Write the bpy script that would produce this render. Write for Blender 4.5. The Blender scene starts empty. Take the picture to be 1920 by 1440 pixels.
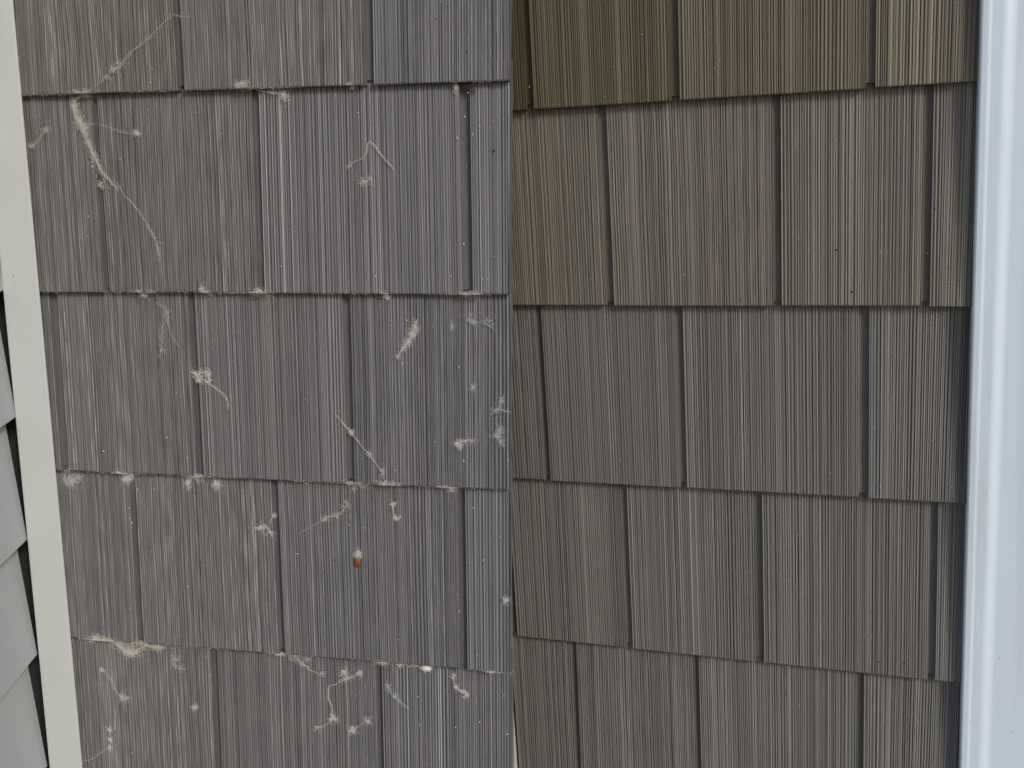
import bpy, math, random
import numpy as np
from mathutils import Matrix, Vector
R = math.radians

# ------------------------------------------------------------------ camera, sky, sun, exposure
scene = bpy.context.scene
C = scene.collection
cam_data = bpy.data.cameras.new('camera'); cam = bpy.data.objects.new('camera', cam_data); C.objects.link(cam)
cam_data.sensor_width = 36.0; cam_data.lens = 1850 / 1920 * 36; cam_data.clip_start = 0.02; cam_data.clip_end = 500
CAM_ROT = [[0.965483, -0.017424, 0.259884], [0.256752, 0.231592, -0.93832], [-0.043838, 0.972657, 0.228071]]
m = Matrix(CAM_ROT).to_4x4(); m.translation = (0, 0, 1.45); cam.matrix_world = m
scene.camera = cam

SUN_EL, SUN_AZ = 29.0, 48.0            # azimuth: degrees to the right of straight behind the photographer
world = bpy.data.worlds.new('World'); scene.world = world; world.use_nodes = True
nt = world.node_tree; bg = nt.nodes['Background']
sky = nt.nodes.new('ShaderNodeTexSky'); sky.sky_type = 'NISHITA'; sky.sun_disc = False
sky.sun_elevation = R(SUN_EL); sky.sun_rotation = R(180 - SUN_AZ); sky.air_density = 1.0; sky.dust_density = 2.0; sky.ozone_density = 1.0
nt.links.new(sky.outputs[0], bg.inputs[0]); bg.inputs[1].default_value = 0.10
sun_data = bpy.data.lights.new('sun', 'SUN'); sun = bpy.data.objects.new('sun', sun_data); C.objects.link(sun)
sun_data.energy = 1.5; sun_data.angle = R(13); sun_data.color = (1.0, 0.96, 0.91)
d = Vector((math.sin(R(SUN_AZ)) * math.cos(R(SUN_EL)), -math.cos(R(SUN_AZ)) * math.cos(R(SUN_EL)), math.sin(R(SUN_EL))))
sun.rotation_euler = d.to_track_quat('Z', 'Y').to_euler(); sun.location = d * 20
vs = scene.view_settings; vs.view_transform = 'Standard'; vs.look = 'None'; vs.exposure = 0.20; vs.gamma = 1.0; vs.use_curve_mapping = False

# ------------------------------------------------------------------ helpers
def tag(o, label=None, cat=None, group=None, kind=None):
    if label:
        assert 4 <= len(label.split()) <= 16, label
        o['label'] = label
    if cat: o['category'] = cat
    if group: o['group'] = group
    if kind: o['kind'] = kind
    return o
def empty(name, mat):
    o = bpy.data.objects.new(name, None); C.objects.link(o); o.matrix_world = mat; o.empty_display_size = 0.1
    return o
def link(name, verts, faces, material, parent=None, mat=None, origin=(0, 0, 0), smooth=False):
    ox, oy, oz = origin
    me = bpy.data.meshes.new(name)
    me.from_pydata([(x - ox, y - oy, z - oz) for x, y, z in verts], [], faces); me.update()
    if smooth: me.polygons.foreach_set('use_smooth', [True] * len(me.polygons))
    if material: me.materials.append(material)
    o = bpy.data.objects.new(name, me); C.objects.link(o)
    t = Matrix.Translation(origin)
    if parent: o.parent = parent; o.matrix_basis = t
    else: o.matrix_world = (mat or Matrix()) @ t
    return o
class MB:
    def __init__(s): s.v = []; s.f = []
    def add(s, v, f):
        n = len(s.v); s.v += v; s.f += [tuple(i + n for i in q) for q in f]
    def box(s, x0, x1, y0, y1, z0, z1):
        s.add([(x, y, z) for x in (x0, x1) for y in (y0, y1) for z in (z0, z1)],
              [(0, 1, 3, 2), (4, 6, 7, 5), (0, 4, 5, 1), (2, 3, 7, 6), (0, 2, 6, 4), (1, 5, 7, 3)])
    def extrude(s, prof, v0, v1, off=lambda v: 0.0, n=1):
        """closed (u,w) profile swept along v, shifted sideways by off(v)"""
        k = len(prof); vs_ = []
        for i in range(n + 1):
            v = v0 + (v1 - v0) * i / n
            vs_ += [(u + off(v), v, w) for u, w in prof]
        fs = []
        for i in range(n):
            for j in range(k):
                a, b = i * k + j, i * k + (j + 1) % k
                fs.append((a, b, b + k, a + k))
        fs += [tuple(range(k))[::-1], tuple(n * k + j for j in range(k))]
        s.add(vs_, fs)
    def tube(s, pts, r, sides=3):
        n = len(pts); vs_ = []
        for i, p in enumerate(pts):
            a = pts[max(i - 1, 0)]; b = pts[min(i + 1, n - 1)]
            t = Vector((b[0] - a[0], b[1] - a[1], b[2] - a[2]))
            if t.length < 1e-9: t = Vector((0, 1, 0))
            t.normalize(); q = t.cross(Vector((0, 0, 1)))
            if q.length < 1e-3: q = Vector((1, 0, 0))
            q.normalize(); w = t.cross(q)
            rr = r * (0.35 if i in (0, n - 1) else 1.0)
            for k in range(sides):
                an = 2 * math.pi * k / sides + 0.5
                e = q * (math.cos(an) * rr) + w * (math.sin(an) * rr)
                vs_.append((p[0] + e.x, p[1] + e.y, p[2] + e.z))
        fs = [(i * sides + k, i * sides + (k + 1) % sides, (i + 1) * sides + (k + 1) % sides, (i + 1) * sides + k) for i in range(n - 1) for k in range(sides)]
        s.add(vs_, fs)
    def blob(s, c, r, rng, ns=7, nr=4, rough=0.25):
        vs_ = [(c[0], c[1], c[2] - r[2])]
        for i in range(1, nr):
            th = math.pi * i / nr
            for k in range(ns):
                ph = 2 * math.pi * k / ns; q = 1 + rng.uniform(-rough, rough)
                vs_.append((c[0] + r[0] * math.sin(th) * math.cos(ph) * q, c[1] + r[1] * math.sin(th) * math.sin(ph) * q, c[2] - r[2] * math.cos(th) * q))
        vs_.append((c[0], c[1], c[2] + r[2])); L_ = len(vs_) - 1
        fs = [(0, 1 + (k + 1) % ns, 1 + k) for k in range(ns)]
        for i in range(nr - 2):
            fs += [(1 + i * ns + k, 1 + i * ns + (k + 1) % ns, 1 + (i + 1) * ns + (k + 1) % ns, 1 + (i + 1) * ns + k) for k in range(ns)]
        b0 = 1 + (nr - 2) * ns
        fs += [(b0 + k, b0 + (k + 1) % ns, L_) for k in range(ns)]
        s.add(vs_, fs)
    def build(s, name, material, **k): return link(name, s.v, s.f, material, **k)

# ------------------------------------------------------------------ materials (all procedural)
def new_mat(name, col, rough=0.6, spec=0.4):
    mt = bpy.data.materials.new(name); mt.use_nodes = True
    b = mt.node_tree.nodes['Principled BSDF']
    b.inputs['Base Color'].default_value = (*col, 1); b.inputs['Roughness'].default_value = rough; b.inputs['Specular IOR Level'].default_value = spec
    return mt, mt.node_tree, b
def N(t, kind, **kw):
    n = t.nodes.new(kind)
    for k, v in kw.items(): setattr(n, k, v)
    return n
def noise(t, vec, scale, detail=2.0, rough=0.5, w=None):
    n = N(t, 'ShaderNodeTexNoise'); n.inputs['Scale'].default_value = scale; n.inputs['Detail'].default_value = detail; n.inputs['Roughness'].default_value = rough
    if w is not None: n.noise_dimensions = '4D'; t.links.new(w, n.inputs['W'])
    t.links.new(vec, n.inputs['Vector']); return n.outputs['Fac']
def mapping(t, vec, sc):
    n = N(t, 'ShaderNodeMapping'); n.inputs['Scale'].default_value = sc; t.links.new(vec, n.inputs['Vector']); return n.outputs[0]
def ramp(t, fac, stops):
    n = N(t, 'ShaderNodeValToRGB'); e = n.color_ramp.elements
    while len(e) < len(stops): e.new(0.5)
    for i, (p, c) in enumerate(stops): e[i].position = p; e[i].color = (*c, 1) if isinstance(c, tuple) else (c, c, c, 1)
    t.links.new(fac, n.inputs[0]); return n.outputs[0]
def mix(t, fac, a, b, blend='MIX'):
    n = N(t, 'ShaderNodeMix', data_type='RGBA', blend_type=blend)
    for s_, v in ((0, fac), (6, a), (7, b)):
        if isinstance(v, (int, float)): n.inputs[s_].default_value = v
        elif isinstance(v, tuple): n.inputs[s_].default_value = (*v, 1)
        else: t.links.new(v, n.inputs[s_])
    return n.outputs[2]
def bump(t, b, h, strength, dist):
    n = N(t, 'ShaderNodeBump'); n.inputs['Strength'].default_value = strength; n.inputs['Distance'].default_value = dist
    t.links.new(h, n.inputs['Height']); t.links.new(n.outputs[0], b.inputs['Normal'])

def shingle_material(name, dust, flen):
    """moulded grey shake: printed grain streaks, tint of the single shingle from its object colour, dust film"""
    mt, t, b = new_mat(name, (0.2, 0.2, 0.2), 0.62, 0.3)
    tc = N(t, 'ShaderNodeTexCoord'); oi = N(t, 'ShaderNodeObjectInfo'); o = tc.outputs['Object']
    wv = N(t, 'ShaderNodeMath', operation='MULTIPLY'); wv.inputs[1].default_value = 37.0; t.links.new(oi.outputs['Random'], wv.inputs[0]); wv = wv.outputs[0]
    fine = noise(t, mapping(t, o, (1300, flen, 1)), 1.0, 2.0, 0.6, wv)
    mid = noise(t, mapping(t, o, (300, 4, 1)), 1.0, 2.0, 0.5, wv)
    band = noise(t, mapping(t, o, (38, 1.2, 1)), 1.0, 1.0, 0.5, wv)
    c = mix(t, 1.0, oi.outputs['Color'], ramp(t, fine, [(0.28, 0.86), (0.48, 0.97), (0.60, 1.02), (0.74, 1.22)]), 'MULTIPLY')
    c = mix(t, 1.0, c, ramp(t, mid, [(0.3, 0.88), (0.7, 1.12)]), 'MULTIPLY')
    c = mix(t, 1.0, c, ramp(t, band, [(0.3, (0.95, 0.96, 0.97)), (0.7, (1.05, 1.04, 1.03))]), 'MULTIPLY')
    at = N(t, 'ShaderNodeAttribute', attribute_name='streak'); c = mix(t, 1.0, c, at.outputs['Color'], 'MULTIPLY')
    film = noise(t, o, 26, 4.0, 0.62, wv)
    c = mix(t, ramp(t, film, [(0.42, 0.0), (0.75, dust)]), c, (0.33, 0.32, 0.30))
    if dust > 0.1:
        grit = noise(t, o, 900, 1.0, 0.5, wv)
        c = mix(t, ramp(t, grit, [(0.66, 0.0), (0.74, 0.35)]), c, (0.42, 0.41, 0.38))
    t.links.new(c, b.inputs['Base Color'])
    bump(t, b, noise(t, mapping(t, o, (1500, 60, 1)), 1.0, 2.0, 0.6, wv), 0.25, 0.0004)
    return mt
M_DIRTY = shingle_material('dusty_shingle', 0.08, 34.0)
M_CLEAN = shingle_material('clean_shingle', 0.03, 9.0)

def trim_material(name, col, film, amount):
    mt, t, b = new_mat(name, col, 0.42, 0.45)
    o = N(t, 'ShaderNodeTexCoord').outputs['Object']
    c = mix(t, ramp(t, noise(t, o, 5.0, 4.0, 0.6), [(0.35, 0.0), (0.7, amount)]), col, film)
    c = mix(t, ramp(t, noise(t, o, 420, 2.0, 0.5), [(0.70, 0.0), (0.78, 0.25)]), c, (0.32, 0.31, 0.27))
    c = mix(t, ramp(t, noise(t, mapping(t, o, (60, 4, 60)), 1.0, 3.0, 0.6), [(0.48, 0.0), (0.8, 0.30)]), c, (0.44, 0.44, 0.39))
    t.links.new(c, b.inputs['Base Color'])
    bump(t, b, noise(t, mapping(t, o, (240, 30, 240)), 1.0, 3.0, 0.6), 0.12, 0.0006)
    return mt
M_TRIM_CREAM = trim_material('cream_vinyl', (0.465, 0.505, 0.51), (0.47, 0.49, 0.44), 0.5)
M_TRIM_WHITE = trim_material('white_vinyl', (0.67, 0.785, 0.92), (0.67, 0.76, 0.85), 0.35)

def lap_material():
    mt, t, b = new_mat('grey_lap', (0.42, 0.44, 0.46), 0.55, 0.35)
    o = N(t, 'ShaderNodeTexCoord').outputs['Object']
    g = noise(t, mapping(t, o, (14, 420, 420)), 1.0, 3.0, 0.6)
    c = mix(t, ramp(t, g, [(0.26, 0.5), (0.36, 0.0)]), (0.40, 0.425, 0.45), (0.28, 0.30, 0.315))
    c = mix(t, ramp(t, noise(t, o, 14, 3.0, 0.6), [(0.4, 0.0), (0.75, 0.35)]), c, (0.43, 0.44, 0.44))
    t.links.new(c, b.inputs['Base Color']); bump(t, b, g, 0.15, 0.0006)
    return mt
M_LAP = lap_material()
M_GAP_SHADE = new_mat('dark_gap_shade', (0.05, 0.051, 0.05), 0.9, 0.1)[0]  # near-black colour put in for the deep shade of the trim channel
def rough_mat(name, a, bcol, sc, st, dist, rough=0.85):
    mt, t, b = new_mat(name, a, rough, 0.2); o = N(t, 'ShaderNodeTexCoord').outputs['Object']
    n1 = noise(t, o, sc, 6.0, 0.65)
    t.links.new(mix(t, ramp(t, n1, [(0.35, 0.0), (0.65, 1.0)]), a, bcol), b.inputs['Base Color']); bump(t, b, n1, st, dist)
    return mt
M_SHEATH = rough_mat('sheathing_board', (0.22, 0.2, 0.17), (0.17, 0.15, 0.13), 30, 0.3, 0.001)
M_CONC = rough_mat('foundation_concrete', (0.36, 0.35, 0.33), (0.27, 0.26, 0.25), 12, 0.5, 0.004)
M_GROUND = rough_mat('gravel_ground', (0.26, 0.24, 0.2), (0.13, 0.13, 0.1), 18, 0.8, 0.02)
def silk(name, col, tr=0.3):
    mt, t, b = new_mat(name, col, 0.8, 0.2)
    o = N(t, 'ShaderNodeTexCoord').outputs['Object']
    t.links.new(mix(t, ramp(t, noise(t, o, 300, 2.0, 0.6), [(0.35, 0.0), (0.7, 0.6)]), col, tuple(x * 0.7 for x in col)), b.inputs['Base Color'])
    return mt
M_SILK = [silk('white_silk', (0.80, 0.79, 0.75)), silk('yellowed_silk', (0.72, 0.71, 0.64)), silk('grey_silk', (0.66, 0.68, 0.70)), silk('dark_fibre', (0.09, 0.085, 0.075))]
M_EGG = silk('egg_silk', (0.72, 0.72, 0.68))
M_SPECK = silk('pale_dust', (0.55, 0.53, 0.48)); M_DARK = silk('dark_dirt', (0.05, 0.045, 0.04)); M_DIRT = silk('grey_dirt', (0.34, 0.33, 0.29))
M_SHELL = rough_mat('beetle_shell', (0.33, 0.085, 0.02), (0.18, 0.04, 0.012), 500, 0.2, 0.0002, 0.35)
M_BLACK = rough_mat('beetle_black', (0.03, 0.02, 0.015), (0.05, 0.03, 0.02), 500, 0.2, 0.0002, 0.5)

# ------------------------------------------------------------------ the two walls (metres; u along the wall, v up, w outwards)
POSE_L = Matrix([[0.996782, 0.022426, 0.076959, -0.222932], [0.075913, 0.044265, -0.996131, 0.837382], [-0.025746, 0.998768, 0.04242, 1.508299], [0.0, 0.0, 0.0, 1.0]])
POSE_R = Matrix([[0.996782, -0.022426, -0.076959, -0.254016], [-0.077893, -0.044265, -0.995979, 0.88573], [0.018929, 0.998768, -0.045869, 1.482444], [0.0, 0.0, 0.0, 1.0]])
D = 0.008          # how far a butt stands off the wall
class Wall: pass
WL = Wall(); WR = Wall()
# butt lines (v at u=0 and slope), from the course above the highest seen one to the one below the lowest seen
WL.butt = [(.1782, -.001), (.0002, -.0008), (-.1787, .00168), (-.3553, .00213), (-.5343, -.00189), (-.7125, -.001), (-.8905, 0)]
WR.butt = [(.1775, -.018), (.0042, -.01766), (-.1718, -.01183), (-.3458, -.00321), (-.5211, .0029), (-.6945, .004), (-.868, .004)]
# joints per course: (u at the butt, u at the top, joint width) in mm
WL.keys = [[(-412, -412, 7), (-250, -250, 7), (-80, -80, 7)],
           [(-290.9, -292.1, 7), (-115.5, -114.7, 8)],
           [(-381.8, -382.4, 5.5), (-226.3, -224.6, 7), (-32.2, -33.5, 9.5)],
           [(-442.9, -442.6, 9), (-299.7, -300.1, 6.5), (-148.1, -147.8, 8)],
           [(-378.3, -376.8, 7), (-227.3, -228.3, 7), (-44.1, -45.0, 6)],
           [(-305.2, -303.4, 6.5), (-131.5, -131.6, 5.5)],
           [(-390, -390, 7), (-215, -215, 7), (-60, -60, 7)]]
WR.keys = [[(96, 96, 7), (240, 240, 7), (360, 360, 7)],
           [(44.3, 45.0, 7.5), (172.4, 172.9, 7.5), (325.6, 324.6, 7)],
           [(107.6, 106.9, 7.5), (254, 253.2, 7), (370.6, 368.4, 6.5)],
           [(35.4, 34.8, 5.5), (168.1, 167.7, 6.5), (326.5, 324, 8)],
           [(-13, -12, 8), (108.9, 108.6, 6.5), (236.3, 235, 7), (386.1, 383.3, 6.5)],
           [(45.5, 47.5, 4.5), (173.4, 172.5, 5), (327.2, 325.7, 5)],
           [(110, 110, 7), (260, 260, 7)]]
WL.umin = lambda v: -0.468 + (v + 0.3) * 0.0137
WL.umax = lambda v: 0.0018 + 0.0108 * v      # free end of the near wall
WR.umin = lambda v: -0.024
WR.umax = lambda v: 0.4105 - (v + 0.3) * 0.0172
WL.pose = POSE_L; WR.pose = POSE_R
def surf(wall, u, v):
    """height of the shingle face above the wall plane"""
    b = [c + s * u for c, s in wall.butt]
    for i in range(1, len(b)):
        if v >= b[i]: return D * (1 - (v - b[i]) / (b[i - 1] - b[i]))
    return D

def comb(width, rng, pitch):
    """cross-section of the combed face: list of (x0, x1, height, liveliness, printed tone)"""
    out = []; x = 0.0; band_end = 0; off = 0; dens = 1; pale = 1; deep = 1
    while x < width - 0.0002:
        if x >= band_end:
            band_end = x + rng.uniform(0.006, 0.022); off = rng.uniform(-0.0003, 0.0002); dens = rng.choice([0.85, 1.0, 1.0, 1.2]); pale = rng.uniform(0.55, 1.25); deep = rng.uniform(0.55, 1.15)
        cyc = [(rng.uniform(0.00038, 0.00068), rng.uniform(0.0001, 0.0005), 1 + pale * rng.uniform(0.12, 0.75)),
               (rng.uniform(0.00035, 0.0009), rng.uniform(-0.00035, 0.0), rng.uniform(0.82, 1.0))]
        if rng.random() < 0.72: cyc.append((rng.uniform(0.00026, 0.00044), -deep * rng.uniform(0.0008, 0.0016), rng.uniform(0.72, 0.92)))
        if rng.random() < 0.55: cyc.append((rng.uniform(0.00035, 0.0008), rng.uniform(-0.0005, 0.0001), rng.uniform(0.84, 1.06)))
        if rng.random() < 0.05: cyc.append((rng.uniform(0.0012, 0.0024), rng.uniform(-0.0003, 0.0), rng.uniform(0.88, 1.0)))
        for w, h, sv in cyc:
            w = min(w * dens * pitch, width - x)
            if w <= 0.00005: break
            out.append((x, x + w, h + off, rng.random(), sv)); x += w
    return out

def shingle(wall, parent, k, ub0, ub1, ut0, ut1, material, tint, seed, grain):
    """one shake of course k between two joints (u at butt and at top, metres)"""
    rng = random.Random(seed); cols = comb(ub1 - ub0, rng, 1.35 if wall is WL else 1.2)
    cb, sb = wall.butt[k]; ct, st = wall.butt[k - 1]
    drop = rng.uniform(-0.0005, 0.0005)
    rows = 5 if grain < 0.2 else 26
    ph = [rng.uniform(0, 6.28) for _ in range(8)]; fr = [rng.uniform(18, 60) for _ in range(4)]; fu = [rng.uniform(20, 90) for _ in range(4)]
    svals = [0.0, 0.006] + [0.006 + (1.10 - 0.006) * i / rows for i in range(1, rows + 1)]
    xs = []; hs = []; lv = []
    for a, b, h, l, sv in cols:
        g = min(0.00010, (b - a) * 0.2); xs += [a + g, b - g]; hs += [h, h + rng.uniform(-0.00018, 0.00018)]; lv += [l, l]
    wd = ub1 - ub0; nc = len(xs); V = []
    back_rows = []
    for ri, s in enumerate(svals):
        for x, h, l in zip(xs, hs, lv):
            f = x / wd; u = (ub0 + (ub1 - ub0) * f) * (1 - min(s, 1)) + (ut0 + (ut1 - ut0) * f) * min(s, 1)
            vb = cb + sb * u + drop; vt = ct + st * u; v = vb + (vt - vb) * s
            edge = min(1.0, min(x, wd - x) / 0.004)
            if grain > 0:
                u += edge * grain * 0.0006 * sum(math.sin(ph[i] + fr[i] * v + fu[i] * u) for i in range(4)) / 2
            hh = h * (0.55 if ri == 0 else 1) * (1 + (0.55 * grain) * math.sin(l * 40 + v * (60 + 50 * l)))
            w = D * (1 - s) + hh - (0.0007 if ri == 0 else 0)
            um = wall.umax(v)
            V.append((min(u, um), v, w))
    F = []; tone = []
    for r in range(len(svals) - 1):
        for c in range(nc - 1):
            a = r * nc + c; F.append((a, a + 1, a + 1 + nc, a + nc))
            sv, l = cols[c // 2][4], cols[c // 2][3]
            if c % 2: sv = (sv + cols[c // 2 + 1][4]) / 2
            k2 = 1.0 if grain < 0.2 else max(0.0, min(1.3, 0.8 + 0.6 * grain * math.sin(l * 50 + r * (0.5 + 0.9 * l))))
            tone.append(1 + (sv - 1) * k2 * (1.9 if wall is WL else 1.05))
    # butt underside, sides
    n0 = len(V)
    for c in range(nc): u, v, w = V[c]; V.append((u, v + 0.0004, -0.0022))
    for c in range(nc - 1): F.append((c + 1, c, n0 + c, n0 + c + 1))
    n1 = len(V)
    for r in range(len(svals)):
        for c in (0, nc - 1): u, v, w = V[r * nc + c]; V.append((u, v + (0.0004 if r == 0 else 0), min(w - 0.009, -0.0022)))
    for r in range(len(svals) - 1):
        F.append((r * nc, (r + 1) * nc, n1 + 2 * (r + 1), n1 + 2 * r))
        F.append(((r + 1) * nc + nc - 1, r * nc + nc - 1, n1 + 2 * r + 1, n1 + 2 * (r + 1) + 1))
    uc = (ub0 + ub1) / 2
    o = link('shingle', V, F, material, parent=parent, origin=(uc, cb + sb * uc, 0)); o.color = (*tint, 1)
    tone += [0.9] * (len(F) - len(tone)); at = o.data.attributes.new('streak', 'FLOAT_COLOR', 'FACE')
    at.data.foreach_set('color', [x for q in tone for x in (q, q, q, 1.0)])
    return o

def keyway(wall, parent, k, ub, ut, wd, material, tint, seed):
    """recessed strip closing the joint between two shakes, ending a little above the butt"""
    rng = random.Random(seed); cb, sb = wall.butt[k]; ct, st = wall.butt[k - 1]
    xs = [-wd - 0.0008, -wd * 0.72, -wd * 0.7, -wd * 0.35, -wd * 0.33, 0.0008]; hs = [0, 0, -.0005, -.0004, .0002, .0002]
    lift = rng.uniform(0.0030, 0.0045); V = []; F = []
    dep = 0.0050 if wall is WL else 0.0043
    for s in (0.0, 1.1):
        for x, h in zip(xs, hs):
            u = ub * (1 - min(s, 1)) + ut * min(s, 1) + x; v = cb + sb * u + lift; vt = ct + st * u; v = v + (vt - v) * s
            V.append((u, v, D * (1 - s) - dep + h))
    n = len(xs)
    F += [(i, i + 1, n + i + 1, n + i) for i in range(n - 1)]
    for i in range(n): V.append((V[i][0], V[i][1] + 0.0003, -0.007))
    F += [(i + 1, i, 2 * n + i, 2 * n + i + 1) for i in range(n - 1)]
    o = link('keyway', V, F, material, parent=parent, origin=(ub - wd / 2, cb, 0)); o.color = (*tint, 1)
    at = o.data.attributes.new('streak', 'FLOAT_COLOR', 'FACE'); at.data.foreach_set('color', [x for q in F for x in (0.9, 0.9, 0.9, 1.0)])
    return o

def build_wall(wall, name, label, material, tints, grains, seed):
    root = empty(name, wall.pose @ Matrix.Translation((0, -1.5, 0)))
    tag(root, label, 'wall')

    rng = random.Random(seed)
    for k in range(1, len(wall.butt)):
        cb, sb = wall.butt[k]; vm = cb + 0.09
        lo, hi = wall.umin(vm), wall.umax(cb) + 0.004 if wall is WL else wall.umax(vm)
        ks = [(a / 1000, b / 1000, c / 1000) for a, b, c in wall.keys[k]]
        starts = [(lo, lo)] + [(a, b) for a, b, c in ks]
        ends = [(a - c, b - c) for a, b, c in ks] + [(hi, hi)]
        for i, ((b0, t0), (b1, t1)) in enumerate(zip(starts, ends)):
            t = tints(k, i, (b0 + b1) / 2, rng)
            shingle(wall, root, k, b0, b1, t0, t1, material, t, seed * 1000 + k * 20 + i, grains(k, i, rng))
        for i, (a, b, c) in enumerate(ks):
            t = tints(k, i, a, rng); keyway(wall, root, k, a, b, c, material, tuple(x * 0.92 for x in t), seed * 77 + k * 9 + i)
    return root

rng0 = random.Random(5)
def tint_left(k, i, u, rng):
    j = rng.uniform(0.96, 1.04); warm = max(0.0, min(1.0, (-u - 0.02) / 0.45)) * (0.9 if k <= 1 else 0.5 if k == 2 else 0.3)
    return tuple(j * (a * (1 - warm) + b * warm) for a, b in zip((0.142, 0.143, 0.154), (0.140, 0.134, 0.119)))
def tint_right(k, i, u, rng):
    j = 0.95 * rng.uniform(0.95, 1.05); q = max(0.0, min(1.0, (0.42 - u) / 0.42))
    if k <= 1: a, b = (0.229, 0.210, 0.167), (0.078, 0.064, 0.029)  # green foliage light and falloff painted into the top course's olive tint
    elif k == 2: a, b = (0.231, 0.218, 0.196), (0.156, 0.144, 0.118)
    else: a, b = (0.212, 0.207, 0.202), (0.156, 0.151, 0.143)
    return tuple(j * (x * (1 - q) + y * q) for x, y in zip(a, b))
wall_l = build_wall(WL, 'shingle_wall', 'dusty grey shingle wall strewn with cobwebs beside the cream corner trim', M_DIRTY, tint_left,
                    lambda k, i, rng: (0.7 if i <= (1 if k != 5 else 0) else 0.35 if (k + i) % 3 == 0 else 0.1), 3)
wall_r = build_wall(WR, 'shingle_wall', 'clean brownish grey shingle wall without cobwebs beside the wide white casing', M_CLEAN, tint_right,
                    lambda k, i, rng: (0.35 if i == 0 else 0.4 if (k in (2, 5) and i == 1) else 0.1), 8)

def wall_body(wall, root, lo, hi, depth):
    m = MB(); m.box(lo, hi, -1.0, 0.5, -0.0085 - depth, -0.0085); m.v = [(x, y + 1.5, z) for x, y, z in m.v]
    m.build('sheathing', M_SHEATH, parent=root)
    m = MB(); m.box(lo, hi, -0.965, -0.885, -0.008, 0.004); m.v = [(x, y + 1.5, z) for x, y, z in m.v]; m.build('starter_strip', M_TRIM_WHITE, parent=root)
    m = MB(); m.box(lo, hi, 0.345, 0.5, -0.008, 0.016); m.v = [(x, y + 1.5, z) for x, y, z in m.v]; m.build('frieze_board', M_TRIM_WHITE, parent=root)
    m = MB(); m.box(lo, hi, -1.62, -1.002, -0.0085 - depth, -0.002); m.v = [(x, y + 1.5, z) for x, y, z in m.v]; m.build('foundation', M_CONC, parent=root)
for w_, root in ((WL, wall_l), (WR, wall_r)):
    for ch in root.children: ch.location.y += 1.5       # root sits at the wall's foot
wall_body(WL, wall_l, -0.478, -0.006, 0.012)
m = MB(); m.box(-0.56, -0.4785, 0.02, 2.0, -0.03, -0.009); m.build('gap_shade_strip', M_GAP_SHADE, parent=wall_l)  # added dark sheet standing for the shade beside the corner trim
wall_body(WR, wall_r, -0.08, 0.488, 0.05)
bpy.context.view_layer.update()

# ------------------------------------------------------------------ trims
lean_l = lambda v: (v + 0.3) * 0.0137
m = MB()
prof = [(-0.4875, -0.006), (-0.4665, -0.006), (-0.4650, -0.001), (-0.4560, 0.0098), (-0.4562, 0.0106), (-0.4574, 0.0112), (-0.4850, 0.0195), (-0.4868, 0.0197), (-0.4878, 0.0188), (-0.4880, 0.0175), (-0.4880, 0.0)]
m.extrude(prof[::-1], -1.5, 0.5, lean_l, 8)
o = m.build('corner_trim', M_TRIM_CREAM, mat=POSE_L); tag(o, 'cream vinyl corner trim between the cobwebbed shingles and the grey lap siding', 'trim')
m = MB()
def arc(u0, w0, u1, w1, n=8):
    out = []
    for i in range(n + 1):
        f = i / n; s = (1 - math.cos(math.pi * f)) / 2; out.append((u0 + (u1 - u0) * f, w0 + (w1 - w0) * s))
    return out
prof = [(0.4046, -0.006), (0.4046, 0.0130), (0.4050, 0.0143), (0.4062, 0.0150), (0.4095, 0.0152)] + arc(0.4100, 0.0152, 0.4130, 0.0147, 5) + arc(0.4195, 0.0148, 0.4305, 0.0124, 14) + [(0.4980, 0.0120), (0.5000, 0.0110), (0.5, -0.006)]
m.extrude(prof, -1.5, 0.5, lambda v: -(v + 0.3) * 0.0172 - 0.0008, 8)
o = m.build('casing_trim', M_TRIM_WHITE, mat=POSE_R); tag(o, 'wide bluish white casing with a raised edge closing the clean shingle wall', 'trim')
m = MB()
prof = [(-0.082, -0.006), (-0.0285, -0.006), (-0.0270, 0.004), (-0.0275, 0.0125), (-0.0285, 0.0135), (-0.081, 0.0135), (-0.082, 0.0125)]
m.extrude(prof[::-1], -1.5, 0.5, lambda v: 0.0, 2)
o = m.build('corner_trim', M_TRIM_CREAM, mat=POSE_R); tag(o, 'pale corner trim half hidden behind the free end of the cobwebbed wall', 'trim')

# ------------------------------------------------------------------ lap siding on the return wall
P0 = Vector((-0.7182, 0.7688, 1.2199)); UPD = Vector((0.045462, 0.046008, 0.997906)); DIR = Vector((0.2315, -0.9675, -0.1015)).normalized()
FALL = DIR.dot(UPD); DIR = (DIR - UPD * FALL); FALL /= DIR.length; DIR.normalize()       # boards run slightly downhill
NRM = DIR.cross(UPD).normalized()
if NRM.x < 0: NRM = -NRM
lapm = Matrix(((DIR.x, UPD.x, NRM.x, P0.x), (DIR.y, UPD.y, NRM.y, P0.y), (DIR.z, UPD.z, NRM.z, P0.z), (0, 0, 0, 1)))

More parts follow.
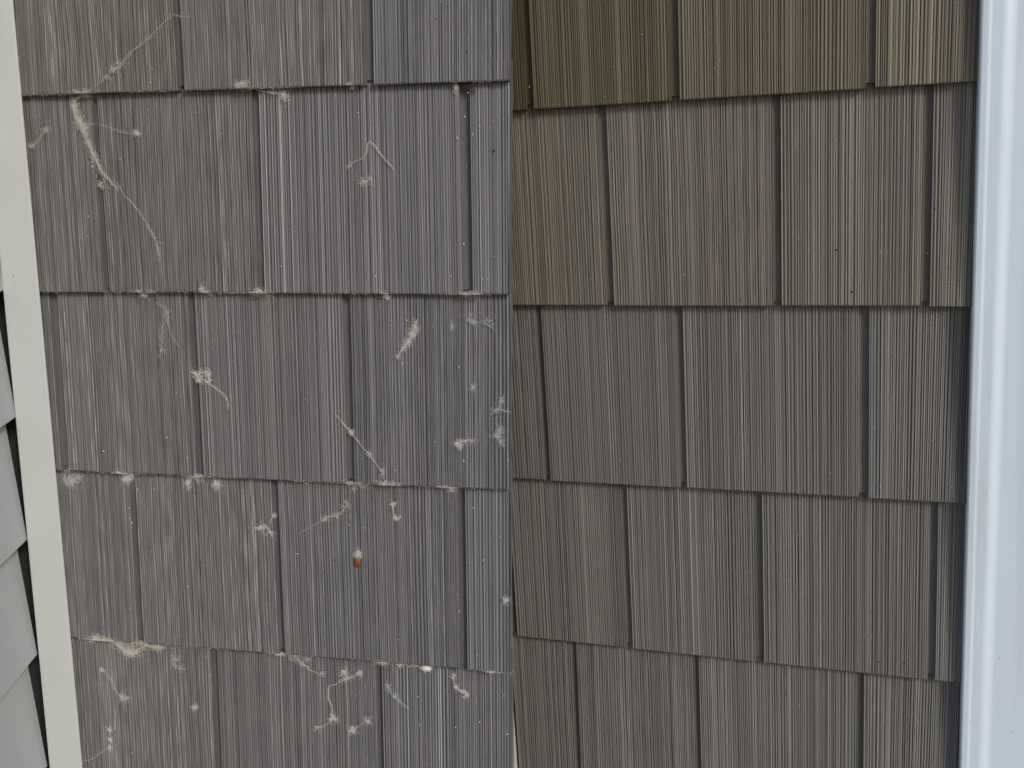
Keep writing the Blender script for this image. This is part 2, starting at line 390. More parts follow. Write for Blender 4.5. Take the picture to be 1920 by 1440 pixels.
lap = empty('lap_siding_wall', lapm @ Matrix.Translation((0, -1.22, 0))); tag(lap, 'pale grey horizontal lap siding wall meeting the cream corner trim', 'wall')
EX = 0.125
for k in range(-4, 9):
    m = MB(); rr = random.Random(k); vb = -EX * k + rr.uniform(-.0008, .0008); L0, L1 = 0.0, 0.6
    cs = [(vb, 0.0022), (vb + 0.0015, 0.0034), (vb + EX + 0.012, -0.0095), (vb + EX + 0.012, -0.0175), (vb + 0.001, -0.0090), (vb, -0.0085)]
    n = len(cs); V = []
    for s in (L0, L1): V += [(s, v + 1.22 + s * FALL, w) for v, w in cs]
    F = [(j, (j + 1) % n, n + (j + 1) % n, n + j) for j in range(n)] + [tuple(range(n))[::-1], tuple(range(n, 2 * n))]
    link('lap_board', V, F, M_LAP, parent=lap, origin=(0, vb + 1.22, 0))
m = MB(); m.box(-0.05, 0.6, 0.06, 1.9, -0.06, -0.0225); m.build('gap_shade_backing', M_GAP_SHADE, parent=lap)  # added dark sheet, its colour stands for shade past the board ends
m = MB(); m.box(-0.03, 0.6, -0.12, 0.06, -0.07, -0.012); m.build('foundation', M_CONC, parent=lap)

# ------------------------------------------------------------------ ground
g = link('ground', [(-60, -60, 0), (60, -60, 0), (60, 60, 0), (-60, 60, 0)], [(0, 1, 2, 3)], M_GROUND); tag(g, kind='structure')

# positions on the walls in mm
WEBS = [
 ('long cobweb strand rising from the butt line of the top course beside the corner trim', 1,
  [([(-278.6, 64.0), (-284.9, 61.6), (-290.9, 62.7), (-296.3, 64.3), (-304.4, 59.3), (-316.4, 49.9), (-328.5, 41.3), (-338.5, 34.0), (-348.7, 26.1), (-357.7, 19.6), (-366.7, 13.4), (-374.7, 8.1), (-382.6, 3.7), (-390.4, 0.2)], 5, 1.1)],
  [(-356.5, 20.4, 3.5, 2.0, 26), (-350.9, 24.4, 4.0, 2.0, 10), (-366.8, 12.9, 4.0, 2.5, 8)]),
 ('thick dusty cobweb rope hanging under the corner of the top course by the keyway', 1,
  [([(-380.6, 1.8), (-389.3, 0.6), (-396.4, -1.0), (-403.7, -4.1), (-405.9, -9.2), (-404.6, -17.2), (-401.0, -23.9), (-396.7, -29.7), (-394.6, -35.4), (-392.3, -44.0), (-388.4, -53.6), (-383.0, -64.2), (-378.5, -72.8), (-369.5, -80.6), (-361.6, -87.5)], 14, 2.0), ([(-361.6, -87.5), (-350.9, -99.6), (-339.4, -114.2), (-332.1, -128.7), (-328.4, -141.9), (-326.9, -155.6), (-325.6, -165.5)], 4, 0.9)],
  [(-392.0, 0.2, 5.0, 2.0, 40), (-403.9, -10.7, 2.0, 5.0, 40), (-400.3, -23.0, 3.0, 4.5, 50), (-396.7, -29.7, 3.5, 4.0, 70), (-391.8, -44.9, 3.5, 7.0, 30), (-386.6, -57.4, 4.0, 7.0, 26), (-382.5, -81.0, 3.5, 3.5, 20), (-329.4, -140.9, 1.5, 7.0, 14)]),
 ('small torn web stretched from the white corner trim onto the first shingle', 1,
  [([(-460.9, -45.6), (-456.8, -48.5), (-450.2, -43.9), (-443.5, -39.2), (-438.5, -33.5), (-433.6, -29.4), (-429.3, -29.9)], 5, 1.25)],
  [(-435.9, -30.3, 3.0, 2.5, 22), (-450.9, -45.3, 3.5, 2.5, 14)]),
 ('pale lint tuft with a faint thread on the second course left of its middle keyway', 0,
  [([(-397.4, -25.4), (-384.0, -26.7), (-370.9, -29.3), (-358.1, -34.3), (-345.0, -36.0), (-334.4, -35.7)], 2, 1.0)],
  [(-343.4, -35.5, 2.0, 1.5, 26)]),
 ('fine web thread bent like a hairpin on the wide shingle of the second course', 1,
  [([(-141.7, -67.8), (-136.6, -63.3), (-129.7, -61.6), (-125.6, -55.8), (-123.9, -48.2), (-122.4, -46.8), (-117.7, -51.4), (-115.0, -55.5), (-111.3, -60.1), (-104.8, -66.5), (-100.1, -71.1)], 4, 0.6)],
  [(-141.2, -66.4, 1.5, 2.0, 8)]),
 ('faint sagging web below the second butt line left of the keyway', 2,
  [([(-338.4, -188.4), (-333.3, -192.4), (-329.4, -197.3), (-328.5, -205.3), (-325.5, -215.3), (-320.9, -225.3), (-316.0, -231.3)], 3, 1.25), ([(-329.4, -197.3), (-333.1, -215.4), (-335.8, -233.2), (-337.1, -241.9)], 2, 1.5)],
  [(-329.0, -199.3, 2.5, 4.5, 16), (-334.7, -233.2, 2.5, 11.0, 16)]),
 ('matted square clump of web caught across the keyway in the third course', 0,
  [([(-306.4, -254.0), (-301.8, -257.5), (-294.0, -254.7), (-286.9, -254.1)], 5, 1.0), ([(-287.5, -254.1), (-289.2, -262.8)], 4, 1.0), ([(-295.6, -261.4), (-284.2, -268.3), (-273.9, -275.1), (-270.7, -283.2), (-270.8, -291.5)], 3, 1.0)],
  [(-300.7, -256.9, 3.5, 2.5, 34), (-298.8, -261.5, 2.5, 2.0, 36), (-290.3, -255.7, 3.0, 2.0, 28), (-289.2, -262.3, 2.0, 2.0, 22)]),
 ('bright elongated cobweb wisp on the right shingle of the third course', 0,
  [([(-85.5, -202.1), (-88.2, -210.8), (-90.3, -216.6), (-95.5, -224.4), (-99.7, -230.3), (-104.9, -237.2)], 8, 1.1)],
  [(-87.1, -208.9, 2.0, 3.5, 30), (-89.8, -216.1, 3.0, 3.5, 60), (-94.5, -222.9, 2.5, 3.0, 40), (-98.2, -228.3, 2.0, 2.0, 16), (-103.9, -236.2, 1.5, 1.0, 7)]),
 ('thin grey web sheet spread under the second butt line close to the wall end', 2,
  [([(-41.1, -200.6), (-34.0, -205.2), (-24.3, -203.7), (-17.1, -202.6)], 3, 1.5), ([(-24.3, -203.7), (-16.2, -208.3), (-12.5, -211.5)], 2, 1.0)],
  [(-33.5, -204.8, 3.0, 2.0, 18), (-36.3, -200.1, 4.0, 3.5, 12), (-20.9, -203.2, 4.5, 3.0, 10)]),
 ('straight taut web thread crossing the keyway down to the third butt line', 0,
  [([(-167.0, -286.8), (-159.1, -296.1), (-149.8, -307.4), (-141.5, -317.2), (-133.6, -325.6), (-125.8, -336.5), (-120.5, -345.4), (-116.7, -354.0)], 4, 0.55)],
  [(-149.3, -306.9, 1.5, 1.5, 22), (-132.6, -326.6, 2.0, 2.0, 12), (-120.4, -343.4, 2.0, 3.5, 16), (-119.3, -354.6, 6.5, 1.5, 46), (-109.1, -355.7, 4.0, 1.0, 14)]),
 ('small triangular tuft of web on the third course right of the last keyway', 0,
  [([(-52.4, -314.5), (-45.9, -311.7), (-39.4, -311.0), (-33.5, -309.8)], 3, 0.75)],
  [(-49.4, -313.8, 2.5, 2.0, 30), (-46.9, -316.2, 1.5, 2.0, 16), (-43.4, -311.6, 3.5, 1.0, 18), (-36.0, -311.4, 1.0, 2.0, 8)]),
 ('ragged web hanging in loops beside the free end of the dirty wall', 2,
  [([(-6.5, -268.8), (-9.0, -275.6), (-10.1, -281.5), (-15.4, -282.7), (-18.9, -286.7)], 4, 0.75), ([(-10.1, -281.5), (-4.8, -283.3), (-0.4, -284.1)], 3, 0.75)],
  [(-9.5, -273.7, 1.5, 3.0, 16), (-13.0, -282.1, 3.5, 1.5, 18), (-10.8, -301.1, 3.5, 4.0, 34), (-12.3, -306.1, 3.0, 2.0, 26), (-9.0, -311.4, 1.5, 2.0, 18)]),
 ('round fuzzy ball of web under the third butt line against the corner trim', 2,
  [([(-451.1, -359.6), (-446.3, -358.3), (-438.1, -358.0), (-434.1, -358.9)], 3, 0.75), ([(-451.2, -360.7), (-453.7, -367.4), (-450.2, -372.7), (-443.3, -373.5)], 4, 1.0)],
  [(-445.6, -367.6, 6.5, 5.0, 95), (-437.0, -364.5, 2.0, 2.5, 22)]),
 ('bright tuft of lint stuck under the third butt line beside the first keyway', 0,
  [([(-389.4, -355.9), (-385.2, -359.5), (-377.5, -356.5)], 3, 1.0)],
  [(-384.9, -362.7, 4.0, 4.0, 100), (-380.1, -359.8, 2.0, 2.5, 26), (-387.2, -356.9, 3.0, 1.5, 16)]),
 ('forked web with two hanging tufts under the third butt line below the keyway', 0,
  [([(-323.2, -360.5), (-317.6, -359.8), (-309.5, -356.2), (-300.8, -358.0), (-293.1, -358.7), (-290.2, -363.3)], 5, 1.0)],
  [(-320.2, -364.1, 3.0, 4.0, 60), (-312.0, -359.5, 5.0, 2.0, 40), (-306.2, -356.1, 4.5, 2.0, 18), (-291.4, -364.4, 2.5, 4.0, 54), (-287.5, -364.3, 1.5, 2.0, 8)]),
 ('torn web lint on the third butt line near the keyway of the wide shingle', 0,
  [([(-69.4, -354.4), (-61.4, -357.1), (-55.4, -358.8), (-48.3, -355.5)], 3, 0.75)],
  [(-57.9, -357.9, 4.0, 2.0, 46), (-62.9, -356.6, 4.5, 1.0, 20)]),
 ('branching web scrap on the fourth course left of its middle keyway', 0,
  [([(-256.0, -409.8), (-249.3, -406.7), (-243.5, -402.1), (-239.3, -405.1), (-235.9, -411.4), (-235.1, -416.2)], 4, 0.9), ([(-239.2, -403.5), (-235.6, -396.9), (-231.3, -389.8)], 3, 0.6)],
  [(-247.0, -406.1, 4.0, 2.5, 36), (-232.6, -392.5, 1.0, 2.0, 10), (-237.4, -409.8, 2.0, 3.0, 12)]),
 ('long wispy web slanting over the wide shingle of the fourth course', 1,
  [([(-210.4, -410.5), (-201.4, -404.7), (-193.2, -400.5), (-182.8, -394.7), (-178.3, -390.7), (-168.8, -390.2), (-162.0, -382.0), (-157.5, -375.0)], 4, 1.1)],
  [(-181.1, -394.0, 2.5, 1.5, 20), (-169.8, -389.8, 4.5, 2.5, 16), (-160.3, -378.3, 3.5, 4.5, 12)]),
 ('little hooked scrap of white web at mid width of the fourth course', 0,
  [([(-113.9, -376.0), (-113.6, -382.2), (-112.7, -387.3), (-109.7, -389.3)], 4, 0.5)],
  [(-113.9, -376.0, 1.0, 1.5, 20), (-110.7, -388.8, 2.5, 1.0, 24)]),
 ('heavy matted cobweb drooping below the fourth butt line near the corner trim', 1,
  [([(-443.5, -533.8), (-432.6, -532.9), (-422.1, -535.0), (-414.1, -538.5), (-407.4, -543.2), (-403.1, -548.1), (-396.1, -549.9), (-388.5, -544.0), (-379.7, -538.1), (-370.4, -539.1), (-360.4, -538.9)], 16, 1.75), ([(-360.3, -537.1), (-354.8, -534.4), (-349.8, -530.6)], 3, 0.75)],
  [(-430.6, -531.0, 7.0, 3.0, 60), (-418.9, -533.6, 6.0, 3.5, 70), (-408.2, -539.8, 7.0, 3.5, 60), (-398.2, -547.1, 7.5, 3.0, 120), (-384.3, -536.7, 5.0, 3.0, 60), (-366.8, -538.8, 6.5, 2.5, 70), (-394.5, -539.3, 7.0, 4.0, 40), (-441.6, -538.3, 3.0, 2.5, 16)]),
 ('web thread with a blue-white lint speck on the bottom course by the corner trim', 2,
  [([(-433.7, -567.6), (-427.1, -573.6), (-420.5, -580.1), (-418.4, -589.4), (-412.5, -596.6)], 3, 0.75), ([(-412.5, -596.6), (-418.9, -613.3), (-422.2, -634.7)], 1, 0.5)],
  [(-431.5, -569.2, 2.0, 1.5, 18), (-410.1, -597.0, 3.5, 2.5, 40), (-404.7, -596.5, 1.0, 1.0, 7)]),
 ('curved web thread running off the corner trim across the lowest course', 0,
  [([(-464.0, -671.9), (-455.9, -671.1), (-448.2, -668.4), (-440.8, -662.2), (-434.2, -657.8), (-429.0, -654.8), (-427.7, -659.6)], 4, 0.6), ([(-429.0, -654.8), (-426.3, -646.1), (-427.5, -638.9), (-428.1, -632.9)], 2, 0.6)],
  [(-427.5, -633.4, 2.0, 1.5, 16), (-427.5, -645.6, 1.5, 1.5, 12), (-429.0, -654.8, 1.5, 1.0, 10)]),
 ('tangled web with several lint knots on the bottom course beside the middle keyway', 0,
  [([(-153.4, -549.2), (-160.1, -553.7), (-168.5, -557.2), (-176.8, -560.7)], 5, 0.8), ([(-167.7, -552.1), (-176.9, -562.4), (-186.4, -566.1), (-187.1, -578.7), (-183.6, -586.3), (-181.9, -597.0)], 4, 0.8), ([(-183.1, -600.0), (-191.3, -607.7), (-201.5, -611.6)], 3, 0.8), ([(-162.6, -609.5), (-151.3, -601.6), (-142.2, -593.3)], 2, 1.0)],
  [(-169.8, -550.0, 3.0, 3.0, 36), (-154.0, -549.8, 2.0, 2.0, 24), (-167.9, -556.0, 5.0, 1.5, 18), (-182.5, -599.4, 3.0, 2.5, 44), (-162.6, -609.5, 2.5, 2.0, 44), (-146.8, -598.3, 4.5, 3.5, 22), (-199.8, -610.8, 3.0, 1.5, 12)]),
 ('wisp of web lint on the fourth butt line above a bottom course keyway', 0,
  [([(-142.3, -541.0), (-134.6, -538.1), (-129.2, -536.0), (-123.8, -533.4)], 5, 0.6)],
  [(-129.2, -536.0, 4.0, 1.5, 50), (-112.2, -537.9, 2.5, 1.0, 26), (-100.5, -537.0, 7.0, 1.0, 18)]),
 ('short white strip of web on the fourth butt line at the free wall end', 0,
  [([(-26.3, -535.7), (-21.2, -536.3), (-15.0, -536.4)], 6, 0.6)],
  [(-22.2, -535.9, 5.0, 1.5, 60), (-11.9, -536.6, 5.0, 1.0, 14)]),
 ('beaded web thread ending in a hook on the bottom course below the egg sac', 0,
  [([(-60.2, -544.0), (-59.3, -550.0), (-57.3, -555.9), (-52.7, -559.9), (-49.5, -559.1), (-46.4, -561.0), (-46.0, -565.9)], 4, 0.5)],
  [(-60.2, -545.1, 1.0, 2.0, 14), (-57.3, -555.9, 1.5, 1.5, 14), (-50.6, -559.7, 2.5, 1.0, 18), (-47.0, -563.2, 1.5, 2.0, 16)]),
 ('dim smudge of web right of the middle keyway in the bottom course', 2,
  [([(-126.8, -558.1), (-123.9, -566.2), (-117.6, -571.3), (-111.4, -577.4), (-104.1, -583.5)], 3, 1.25)],
  [(-124.8, -562.4, 2.5, 4.0, 20), (-117.6, -570.1, 3.0, 2.5, 12)]),
 ('yellowish tuft of lint perched on the first butt line of the second shingle', 1,
  [([(-241.4, 1.9), (-236.3, 3.2), (-230.8, 3.0)], 3, 0.75)],
  [(-238.9, 2.3, 2.5, 2.0, 40), (-233.8, 3.5, 4.0, 2.0, 46)]),
 ('curved web with white tip hanging from the first butt line over the keyway', 0,
  [([(-225.1, -0.8), (-218.2, -2.3), (-211.7, -2.9), (-206.3, -4.0), (-200.5, -5.5)], 5, 0.8)],
  [(-210.2, -3.0, 4.0, 1.0, 24), (-200.6, -6.8, 2.5, 3.0, 54)]),
 ('dark tangle of fibres hanging from the first butt line over the last keyway', 3,
  [([(-37.9, -1.8), (-34.3, -4.0), (-30.6, -6.3), (-28.9, -10.2)], 8, 1.25)],
  [(-33.3, -4.1, 4.0, 2.0, 24)]),
 ('pale lint with a hanging drop on the second butt line beside the first keyway', 1,
  [([(-358.3, -179.6), (-351.9, -181.5), (-344.8, -180.5)], 4, 0.75)],
  [(-351.3, -181.0, 3.0, 2.0, 34), (-349.9, -183.5, 1.5, 2.0, 16), (-340.4, -179.9, 3.0, 1.0, 12)]),
 ('yellowish lint bunched on the second butt line under the middle keyway', 1,
  [([(-240.9, -180.6), (-234.5, -178.6), (-228.4, -179.5), (-222.7, -180.5)], 6, 1.0)],
  [(-231.4, -178.1, 3.5, 2.0, 60), (-237.3, -180.6, 4.5, 1.5, 40), (-225.3, -181.0, 4.0, 1.5, 24)]),
 ('yellow crusty lint along the second butt line over the third course keyway', 1,
  [([(-289.1, -177.6), (-286.1, -179.0), (-280.9, -180.5), (-272.4, -180.9), (-264.5, -180.3), (-256.6, -180.3), (-247.1, -179.7)], 6, 0.7)],
  [(-286.9, -176.6, 1.5, 3.0, 26), (-283.4, -179.5, 2.5, 1.5, 22)]),
 ('small white seed-like lint hanging from the second butt line at mid wall', 0,
  [([(-114.8, -179.6), (-112.9, -181.5), (-111.0, -183.3)], 3, 0.5)],
  [(-112.4, -181.4, 2.0, 2.0, 50)]),
 ('crust of yellow lint on the second butt line under the keyway near the wall end', 1,
  [([(-41.6, -179.0), (-35.9, -179.4), (-30.1, -179.3), (-26.3, -178.8)], 6, 0.8)],
  [(-39.7, -178.9, 3.0, 1.0, 30), (-31.1, -178.9, 4.0, 1.5, 40)]),
 ('yellow mossy lint along the third butt line under the middle keyway', 1,
  [([(-204.2, -356.8), (-193.6, -357.9), (-180.9, -357.4), (-168.3, -357.3), (-155.8, -358.8), (-143.7, -358.3), (-135.9, -356.9)], 5, 0.9)],
  [(-154.1, -357.2, 4.5, 2.0, 36), (-143.7, -358.3, 6.0, 1.5, 36), (-151.7, -361.8, 2.0, 4.0, 12), (-198.9, -358.2, 5.0, 2.0, 16)]),
 ('dusty web film on the fourth butt line under the middle keyway', 1,
  [([(-253.1, -535.5), (-244.6, -534.8), (-236.3, -535.8), (-225.2, -536.6), (-214.1, -536.3), (-203.1, -535.9)], 5, 1.0), ([(-225.3, -537.2), (-214.5, -543.1), (-204.9, -549.6)], 3, 1.5)],
  [(-233.4, -534.5, 4.5, 2.0, 30), (-219.7, -537.3, 6.0, 2.0, 30), (-207.6, -538.0, 3.0, 1.5, 14)]),
 ('speck of web fluff clinging to the free edge of the dirty wall', 0,
  [([(-9.0, -462.1), (-6.9, -462.5), (-4.9, -461.3)], 3, 0.5)],
  [(-6.9, -462.5, 2.0, 2.0, 30)]),
 ('white drop-shaped lint under the first butt line left of the last keyway', 0,
  [([(-44.8, -1.1), (-44.9, -3.3), (-45.4, -5.4)], 3, 0.4)],
  [(-45.3, -4.1, 1.0, 2.0, 26)]),
 ('patch of hanging web between two keyways of the bottom course', 2,
  [([(-350.0, -546.7), (-353.0, -554.5), (-346.5, -561.5)], 3, 1.5)],
  [(-348.6, -551.2, 3.0, 5.0, 18), (-343.5, -560.1, 5.0, 4.0, 14)]),
 ('faint double smudge of lint below the hairpin thread on the second course', 0,
  [([(-131.1, -82.1), (-127.6, -80.3), (-123.2, -79.9)], 2, 0.5)],
  [(-130.1, -81.2, 2.5, 2.5, 18), (-123.2, -79.9, 1.0, 3.5, 9)]),
 ('faint upright smear of lint in the middle of the last third-course shingle', 2,
  [([(-53.2, -203.1), (-52.9, -207.4), (-53.9, -212.2)], 2, 0.4)],
  [(-53.3, -207.4, 1.0, 4.0, 10)]),
 ('dot of lint beside the sheet web at the free end of the third course', 2,
  [([(-35.5, -258.9), (-34.1, -263.7)], 2, 0.3)],
  [(-34.5, -262.3, 1.0, 2.5, 12)]),
 ('little white lint dot on the first butt line at mid wall', 0,
  [([(-138.2, -0.1), (-135.8, -0.2)], 2, 0.25)],
  [(-137.3, -0.2, 1.5, 1.0, 16)]),
 ('slanted flick of lint on the widest shingle of the bottom course', 0,
  [([(-333.5, -603.0), (-329.9, -600.9), (-326.6, -597.1)], 3, 0.4)],
  [(-330.5, -601.0, 2.5, 2.0, 20)]),
 ('faint web streaks below the fourth butt line beside the knotted tangle', 2,
  [([(-222.6, -539.8), (-214.6, -544.2), (-203.9, -551.8), (-193.0, -553.7), (-189.1, -553.9)], 3, 1.25)],
  [(-193.0, -553.7, 3.0, 2.0, 12), (-214.6, -544.2, 6.0, 3.0, 18)]),
]
SPECK_L = [(-401.4, 78.3), (-321.2, 19.4), (-323.8, 8.1), (-343.5, -35.5), (-362.6, -57.8), (-391.2, -64.0), (-387.8, -72.7), (-261.4, -37.2), (-376.4, -99.9), (-398.6, -109.5), (-401.0, -127.2), (-431.3, -171.7), (-383.5, -178.4), (-332.1, -14.7), (-285.6, -18.2), (-133.3, -22.4), (-115.9, -21.9), (-35.0, -8.2), (-37.8, -27.8), (-45.1, -45.2), (-31.6, -42.8), (-25.4, -36.4), (-32.2, -52.5), (-4.6, -31.2), (-17.4, 57.6), (-14.4, 47.0), (-120.9, -163.6), (-52.6, -163.2), (-40.0, -134.9), (-23.9, -165.4), (-19.1, -165.4), (-13.2, -146.0), (-109.6, -204.0), (-95.2, -203.3), (-71.2, -208.3), (-52.6, -208.0), (-29.9, -235.8), (-97.9, -241.6), (-47.6, -244.4), (-100.4, -242.6), (-323.4, -275.1), (-375.2, -374.0), (-357.5, -373.1), (-385.6, -393.6), (-385.4, -404.0), (-383.5, -408.3), (-335.9, -318.9), (-404.0, -334.7), (-316.4, -337.7), (-194.4, -277.2), (-71.1, -313.4), (-44.0, -329.9), (-108.9, -341.7), (-157.9, -399.0), (-142.2, -400.8), (-210.8, -430.2), (-41.0, -428.5), (-28.3, -425.6), (-12.9, -402.0), (-78.0, -401.4), (-37.4, -376.1), (-53.4, -460.8), (-51.6, -476.7), (-111.5, -509.2), (-158.7, -574.4), (-140.2, -562.6), (-58.3, -544.4), (-95.9, -569.9), (-34.7, -590.4), (-58.5, -597.7), (-94.7, -599.0), (-10.9, -561.6), (-7.8, -600.1), (-404.5, -659.0), (-327.0, -470.4), (-461.8, -450.8), (-391.2, -497.4), (-380.8, -583.7), (-315.8, -547.3), (-362.7, -663.9), (-463.3, -676.2), (-312.6, -566.1)]
SPECK_R = [(65.8, -132.4), (87.4, -149.0), (220.6, -147.3), (171.5, -146.3), (105.1, -321.2), (80.0, -400.2), (119.0, -321.6), (202.1, 22.4), (205.7, 29.2), (204.3, 25.1), (198.5, 52.2), (201.3, 24.1), (116.9, 33.2), (96.5, 34.5), (142.2, 56.0), (108.2, 8.6), (41.2, 22.4), (35.8, 16.1), (168.2, 61.0), (380.1, 55.4), (332.0, -130.7), (335.3, -132.5), (357.9, -158.0), (315.7, -165.4), (367.5, -133.0), (305.3, -295.3), (289.0, -299.9), (277.3, -308.9), (255.3, -331.1), (294.5, -325.1), (335.7, -335.4), (358.8, -341.5), (372.9, -330.9), (367.9, -302.5), (375.5, -292.1), (392.7, -332.7), (366.4, -323.4), (329.1, -282.8), (313.5, -382.4), (265.9, -388.6), (270.2, -507.4), (305.8, -505.3), (325.0, -481.6), (323.8, -494.3), (267.7, -566.2), (274.1, -571.7), (296.6, -597.5), (400.0, -551.9), (115.9, -574.8), (398.8, -177.9), (356.2, -4.7), (259.5, -3.2)]
DARK_R = [(372.3, -97.3), (298.0, -127.9), (320.1, -153.4), (310.6, -163.1), (391.2, -155.1), (219.3, -168.7), (330.5, -458.2), (338.3, -506.8), (360.0, -505.2), (306.8, -513.0), (256.0, -555.7)]
DARK_L = [(-173.4, -434.4), (-59.9, 51.4), (-33.9, 24.8), (-36.2, -41.0), (-33.6, -51.6), (-12.8, -56.8), (-260.9, -220.0), (-134.7, -370.1)]
TRIM_SP_L = [(-454.5, -140.3), (-459.0, -150.2), (-474.7, -163.8), (-481.8, -213.1), (-467.8, -343.1), (-481.9, -358.9)]
TRIM_SP_R = [(417.2, -437.6), (426.6, -526.7), (415.7, -552.0), (446.7, -515.3), (451.1, -534.4), (415.1, -120.0), (417.1, -306.9), (418.8, -335.1), (436.2, -487.9), (424.7, -561.6), (450.3, -560.3), (423.6, -515.9), (443.1, -428.4), (426.2, -470.9)]

# ------------------------------------------------------------------ cobwebs, lint and dirt (left wall, mm on the wall)
def resample(pts, step):
    out = [pts[0]]
    for a, b in zip(pts, pts[1:]):
        n = max(1, int(math.dist(a, b) / step))
        out += [(a[0] + (b[0] - a[0]) * i / n, a[1] + (b[1] - a[1]) * i / n) for i in range(1, n + 1)]
    return out
def web(idx, label, tint, strands, clumps):
    rng = random.Random(100 + idx); m = MB()
    def place(u, v, lift): return (u / 1000, v / 1000, surf(WL, u / 1000, v / 1000) + lift)
    for pts, n, spread in strands:
        base = resample(pts, 1.6)
        for t in range(n * 3):
            a, b = (0, len(base)) if t < max(1, n // 3) else sorted(rng.sample(range(len(base) + 1), 2))
            if b - a < 3: a, b = 0, len(base)
            seg = base[a:b]; ph = [rng.uniform(0, 6.28) for _ in range(4)]; am = spread * (rng.uniform(0.3, 1.6) if t < n * 2 else rng.uniform(1.4, 3.2)); lift = rng.uniform(0.0012, 0.0032)
            path = []
            for i, (u, v) in enumerate(seg):
                path.append(place(u + am * (math.sin(ph[0] + i * 0.3) * 0.7 + math.sin(ph[1] + i * 0.8) * 0.35) + rng.gauss(0, 0.12),
                                  v + am * (math.sin(ph[2] + i * 0.27) * 0.7 + math.sin(ph[3] + i * 0.9) * 0.35) + rng.gauss(0, 0.12), lift + rng.uniform(-.0002, .0002)))
            m.tube(path, rng.uniform(0.00004, 0.00009) if t < n * 2 else rng.uniform(0.00003, 0.00005))
    for u0, v0, rx, ry, n in clumps:
        for t in range(int(n * 2.4)):
            hz = 1.0 if t < n * 1.1 else 2.2
            u, v = rng.gauss(u0, rx * 0.55 * hz), rng.gauss(v0, ry * 0.55 * hz); an = rng.uniform(0, 6.28); cu = rng.choice((-1, 1)) * rng.uniform(0.25, 1.1); lift = rng.uniform(0.0010, 0.0034); path = []
            for i in range(rng.randint(5, 13)):
                path.append(place(u, v, lift)); an += cu + rng.gauss(0, 0.5); st = rng.uniform(0.4, 1.0)
                u += math.cos(an) * st + (u0 - u) * 0.03; v += math.sin(an) * st + (v0 - v) * 0.03; lift = max(0.0008, lift + rng.gauss(0, 0.0003))
            m.tube(path, rng.uniform(0.00005, 0.00010) if hz == 1 else rng.uniform(0.00003, 0.00005))
        for t in range(n // 25):
            u, v = rng.gauss(u0, rx * 0.35), rng.gauss(v0, ry * 0.35); r = rng.uniform(0.00015, 0.00035)
            m.blob(place(u, v, 0.0018), (r, r * rng.uniform(.7, 1.4), r * .7), rng, 5, 3)
    c = (clumps[0] if clumps else strands[0][0][0]); org = (c[0] / 1000, c[1] / 1000, surf(WL, c[0] / 1000, c[1] / 1000))
    o = m.build('cobweb', M_SILK[tint], mat=POSE_L, origin=org); tag(o, label, 'cobweb', 'cobwebs and lint on the dirty shingle wall')
for i, (lab, tint, st, cl) in enumerate(WEBS): web(i, lab, tint, st, cl)

# dusty fringe of short fibres hanging off the butts of the dirty wall
m = MB(); rng = random.Random(42)
for k in range(1, 5):
    cb, sb = WL.butt[k]
    for i in range(900):
        u = -0.452 + 0.45 * rng.random() ** 1.25; dens = 0.5 + 0.5 * math.sin(u * 60 + k * 2.1) + 0.3 * math.sin(u * 23 + k)
        if rng.random() > dens: continue
        v = cb + sb * u + rng.uniform(-0.0005, 0.0006); an = rng.uniform(0, 6.28); path = []; w = D + rng.uniform(-0.0012, 0.0008)
        for j in range(rng.randint(3, 6)):
            path.append((u, v, w)); an += rng.gauss(0, 0.6); u += math.cos(an) * 0.0006; v += math.sin(an) * 0.00032 - 0.00008; w += rng.gauss(0, 0.0001)
        m.tube(path, rng.uniform(0.00004, 0.00008))
o = m.build('dust_fringe', M_SILK[1], mat=POSE_L, origin=(-0.2, -0.3, 0)); tag(o, 'yellowish dust fibres fringing the butt edges of the dirty shingles', 'dust', kind='stuff')

def specks(name, wall, pts, material, label, rlo, rhi, lift=0.0006, extra=0, box=None, seed=1, flat=None):
    rng = random.Random(seed); m = MB(); pts = list(pts)
    for i in range(extra): pts.append((rng.uniform(box[0], box[1]), rng.uniform(box[2], box[3])))
    for i, (u, v) in enumerate(pts):
        r = rng.uniform(rlo, rhi) * (0.5 if i >= len(pts) - extra else 1)
        w = flat(u / 1000, v / 1000) if flat else surf(wall, u / 1000, v / 1000) + lift
        m.blob((u / 1000, v / 1000, w), (r * rng.uniform(.6, 1.1), r * rng.uniform(.7, 1.5), r * 0.7), rng, 6, 4, 0.3)
    o = m.build(name, material, mat=wall.pose, origin=(pts[0][0] / 1000, pts[0][1] / 1000, 0)); tag(o, label, 'dirt', kind='stuff')
specks('dust_specks', WL, SPECK_L, M_SPECK, 'pale dust specks scattered over the dirty shingle wall', 0.0005, 0.0010, extra=170, box=(-450, -2, -690, 80), seed=3)
specks('dirt_specks', WL, DARK_L, M_DARK, 'dark dirt specks scattered over the dirty shingle wall', 0.0006, 0.0011, extra=16, box=(-450, -2, -690, 80), seed=4)
specks('dust_specks', WR, SPECK_R, M_SPECK, 'few pale dust specks on the clean shingle wall', 0.0003, 0.0007, extra=40, box=(0, 395, -690, 80), seed=5)
specks('dirt_specks', WR, DARK_R, M_DARK, 'few dark dirt specks on the clean shingle wall', 0.0004, 0.0008, extra=8, box=(150, 395, -690, 80), seed=6)
specks('dirt_specks', WL, TRIM_SP_L, M_DIRT, 'small grey dirt spots on the cream corner trim', 0.0005, 0.0009, seed=7,
       flat=lambda u, v: 0.0112 + max(0, min(1, (-0.4574 + lean_l(v) - u) / 0.0276)) * 0.0083)
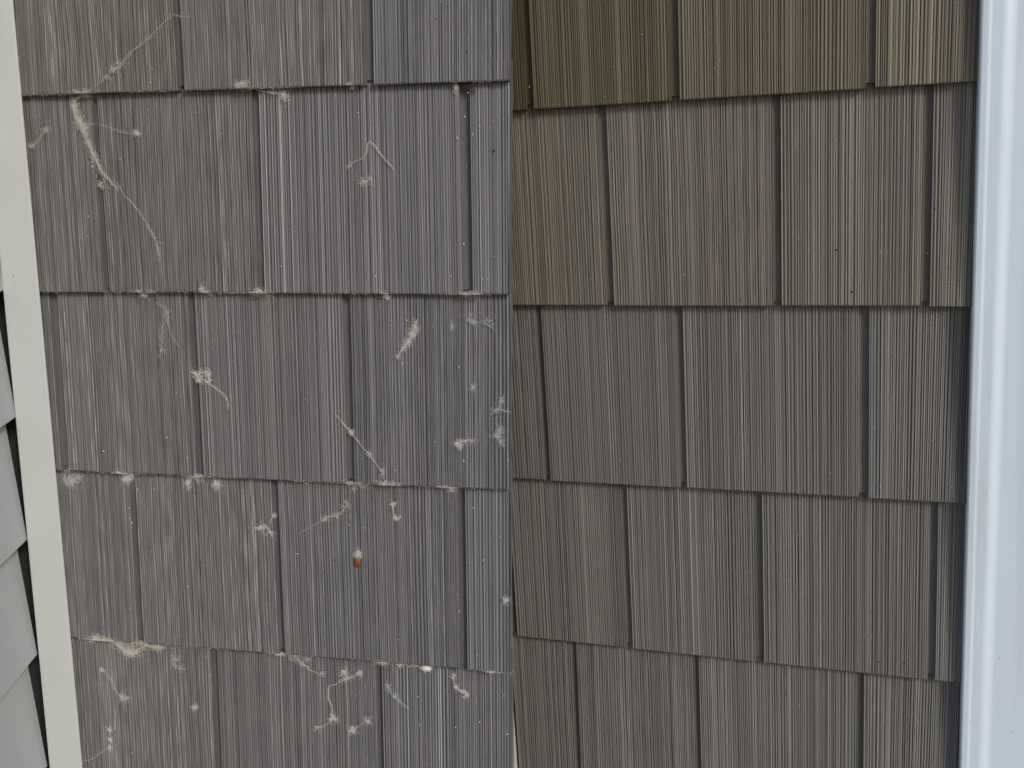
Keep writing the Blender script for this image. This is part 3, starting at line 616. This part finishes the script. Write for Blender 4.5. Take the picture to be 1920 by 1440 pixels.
specks('dirt_specks', WR, TRIM_SP_R, M_DIRT, 'small grey dirt spots on the wide white casing', 0.0003, 0.0005, seed=8,
       flat=lambda u, v: 0.0150 if u + (v + 0.3) * 0.0172 + 0.0008 < 0.4205 else 0.0126)

# egg sac hanging at the fourth butt line
rng = random.Random(9); m = MB(); eu, ev = -0.0863, -0.5385; ew = surf(WL, eu, ev) + 0.0028
m.blob((eu, ev, ew), (0.0052, 0.0036, 0.0032), rng, 14, 9, 0.09); o = m.build('egg_sac', M_EGG, mat=POSE_L, origin=(eu, ev, ew), smooth=True)
tag(o, 'smooth white oval egg sac hanging at the fourth butt line', 'egg sac')
t = MB()
for i in range(60):
    an = rng.uniform(0, 6.28); u = eu + math.cos(an) * 0.005 * rng.uniform(.6, 1.2); v = ev + math.sin(an) * 0.0035 * rng.uniform(.6, 1.2); p = []
    for j in range(6): p.append((u - eu, v - ev, rng.uniform(-.001, .002))); u += rng.gauss(0.0004 * math.cos(an), .0005); v += rng.gauss(0.0003 * math.sin(an), .0004)
    t.tube(p, 0.0001)
c = t.build('silk_wisps', M_SILK[0], parent=o)

# beetle on the fourth course
bu, bv = -0.1496, -0.4342; bw = surf(WL, bu, bv) + 0.0008
bug = empty('beetle', POSE_L @ Matrix.Translation((bu, bv, bw)) @ Matrix.Rotation(R(-6), 4, 'Z') @ Matrix.Scale(1.15, 4)); tag(bug, 'orange brown beetle with a tuft of lint above it on the shingle', 'beetle')
rng = random.Random(2)
for sx in (-1, 1):
    m = MB(); m.blob((sx * 0.00105, -0.0006, 0.0012), (0.00125, 0.0040, 0.0012), rng, 10, 8, 0.03); m.build('wing_case', M_SHELL, parent=bug, smooth=True)
m = MB(); m.blob((0, 0.0036, 0.0010), (0.0015, 0.0013, 0.0009), rng, 9, 6, 0.04); m.build('thorax', M_SHELL, parent=bug, smooth=True)
m = MB(); m.blob((0, 0.0050, 0.0008), (0.0008, 0.0008, 0.0006), rng, 8, 5, 0.04); m.build('head', M_BLACK, parent=bug, smooth=True)
for sx in (-1, 1):
    for y in (0.0030, 0.0010, -0.0012):
        m = MB(); m.tube([(sx * 0.001, y, 0.0006), (sx * 0.0024, y + 0.0004, 0.0011), (sx * 0.0034, y - 0.0008 + (y > .002) * .0018, -0.0004)], 0.00018, 4); m.build('leg', M_BLACK, parent=bug)
web(90, 'small white lint tuft sitting above the orange brown beetle', 0, [([(-151, -425), (-149, -424), (-148, -421.5)], 4, 0.7)], [(-149.2, -426.2, 2.2, 2.4, 46), (-148.2, -429.5, 1.2, 2, 16)])
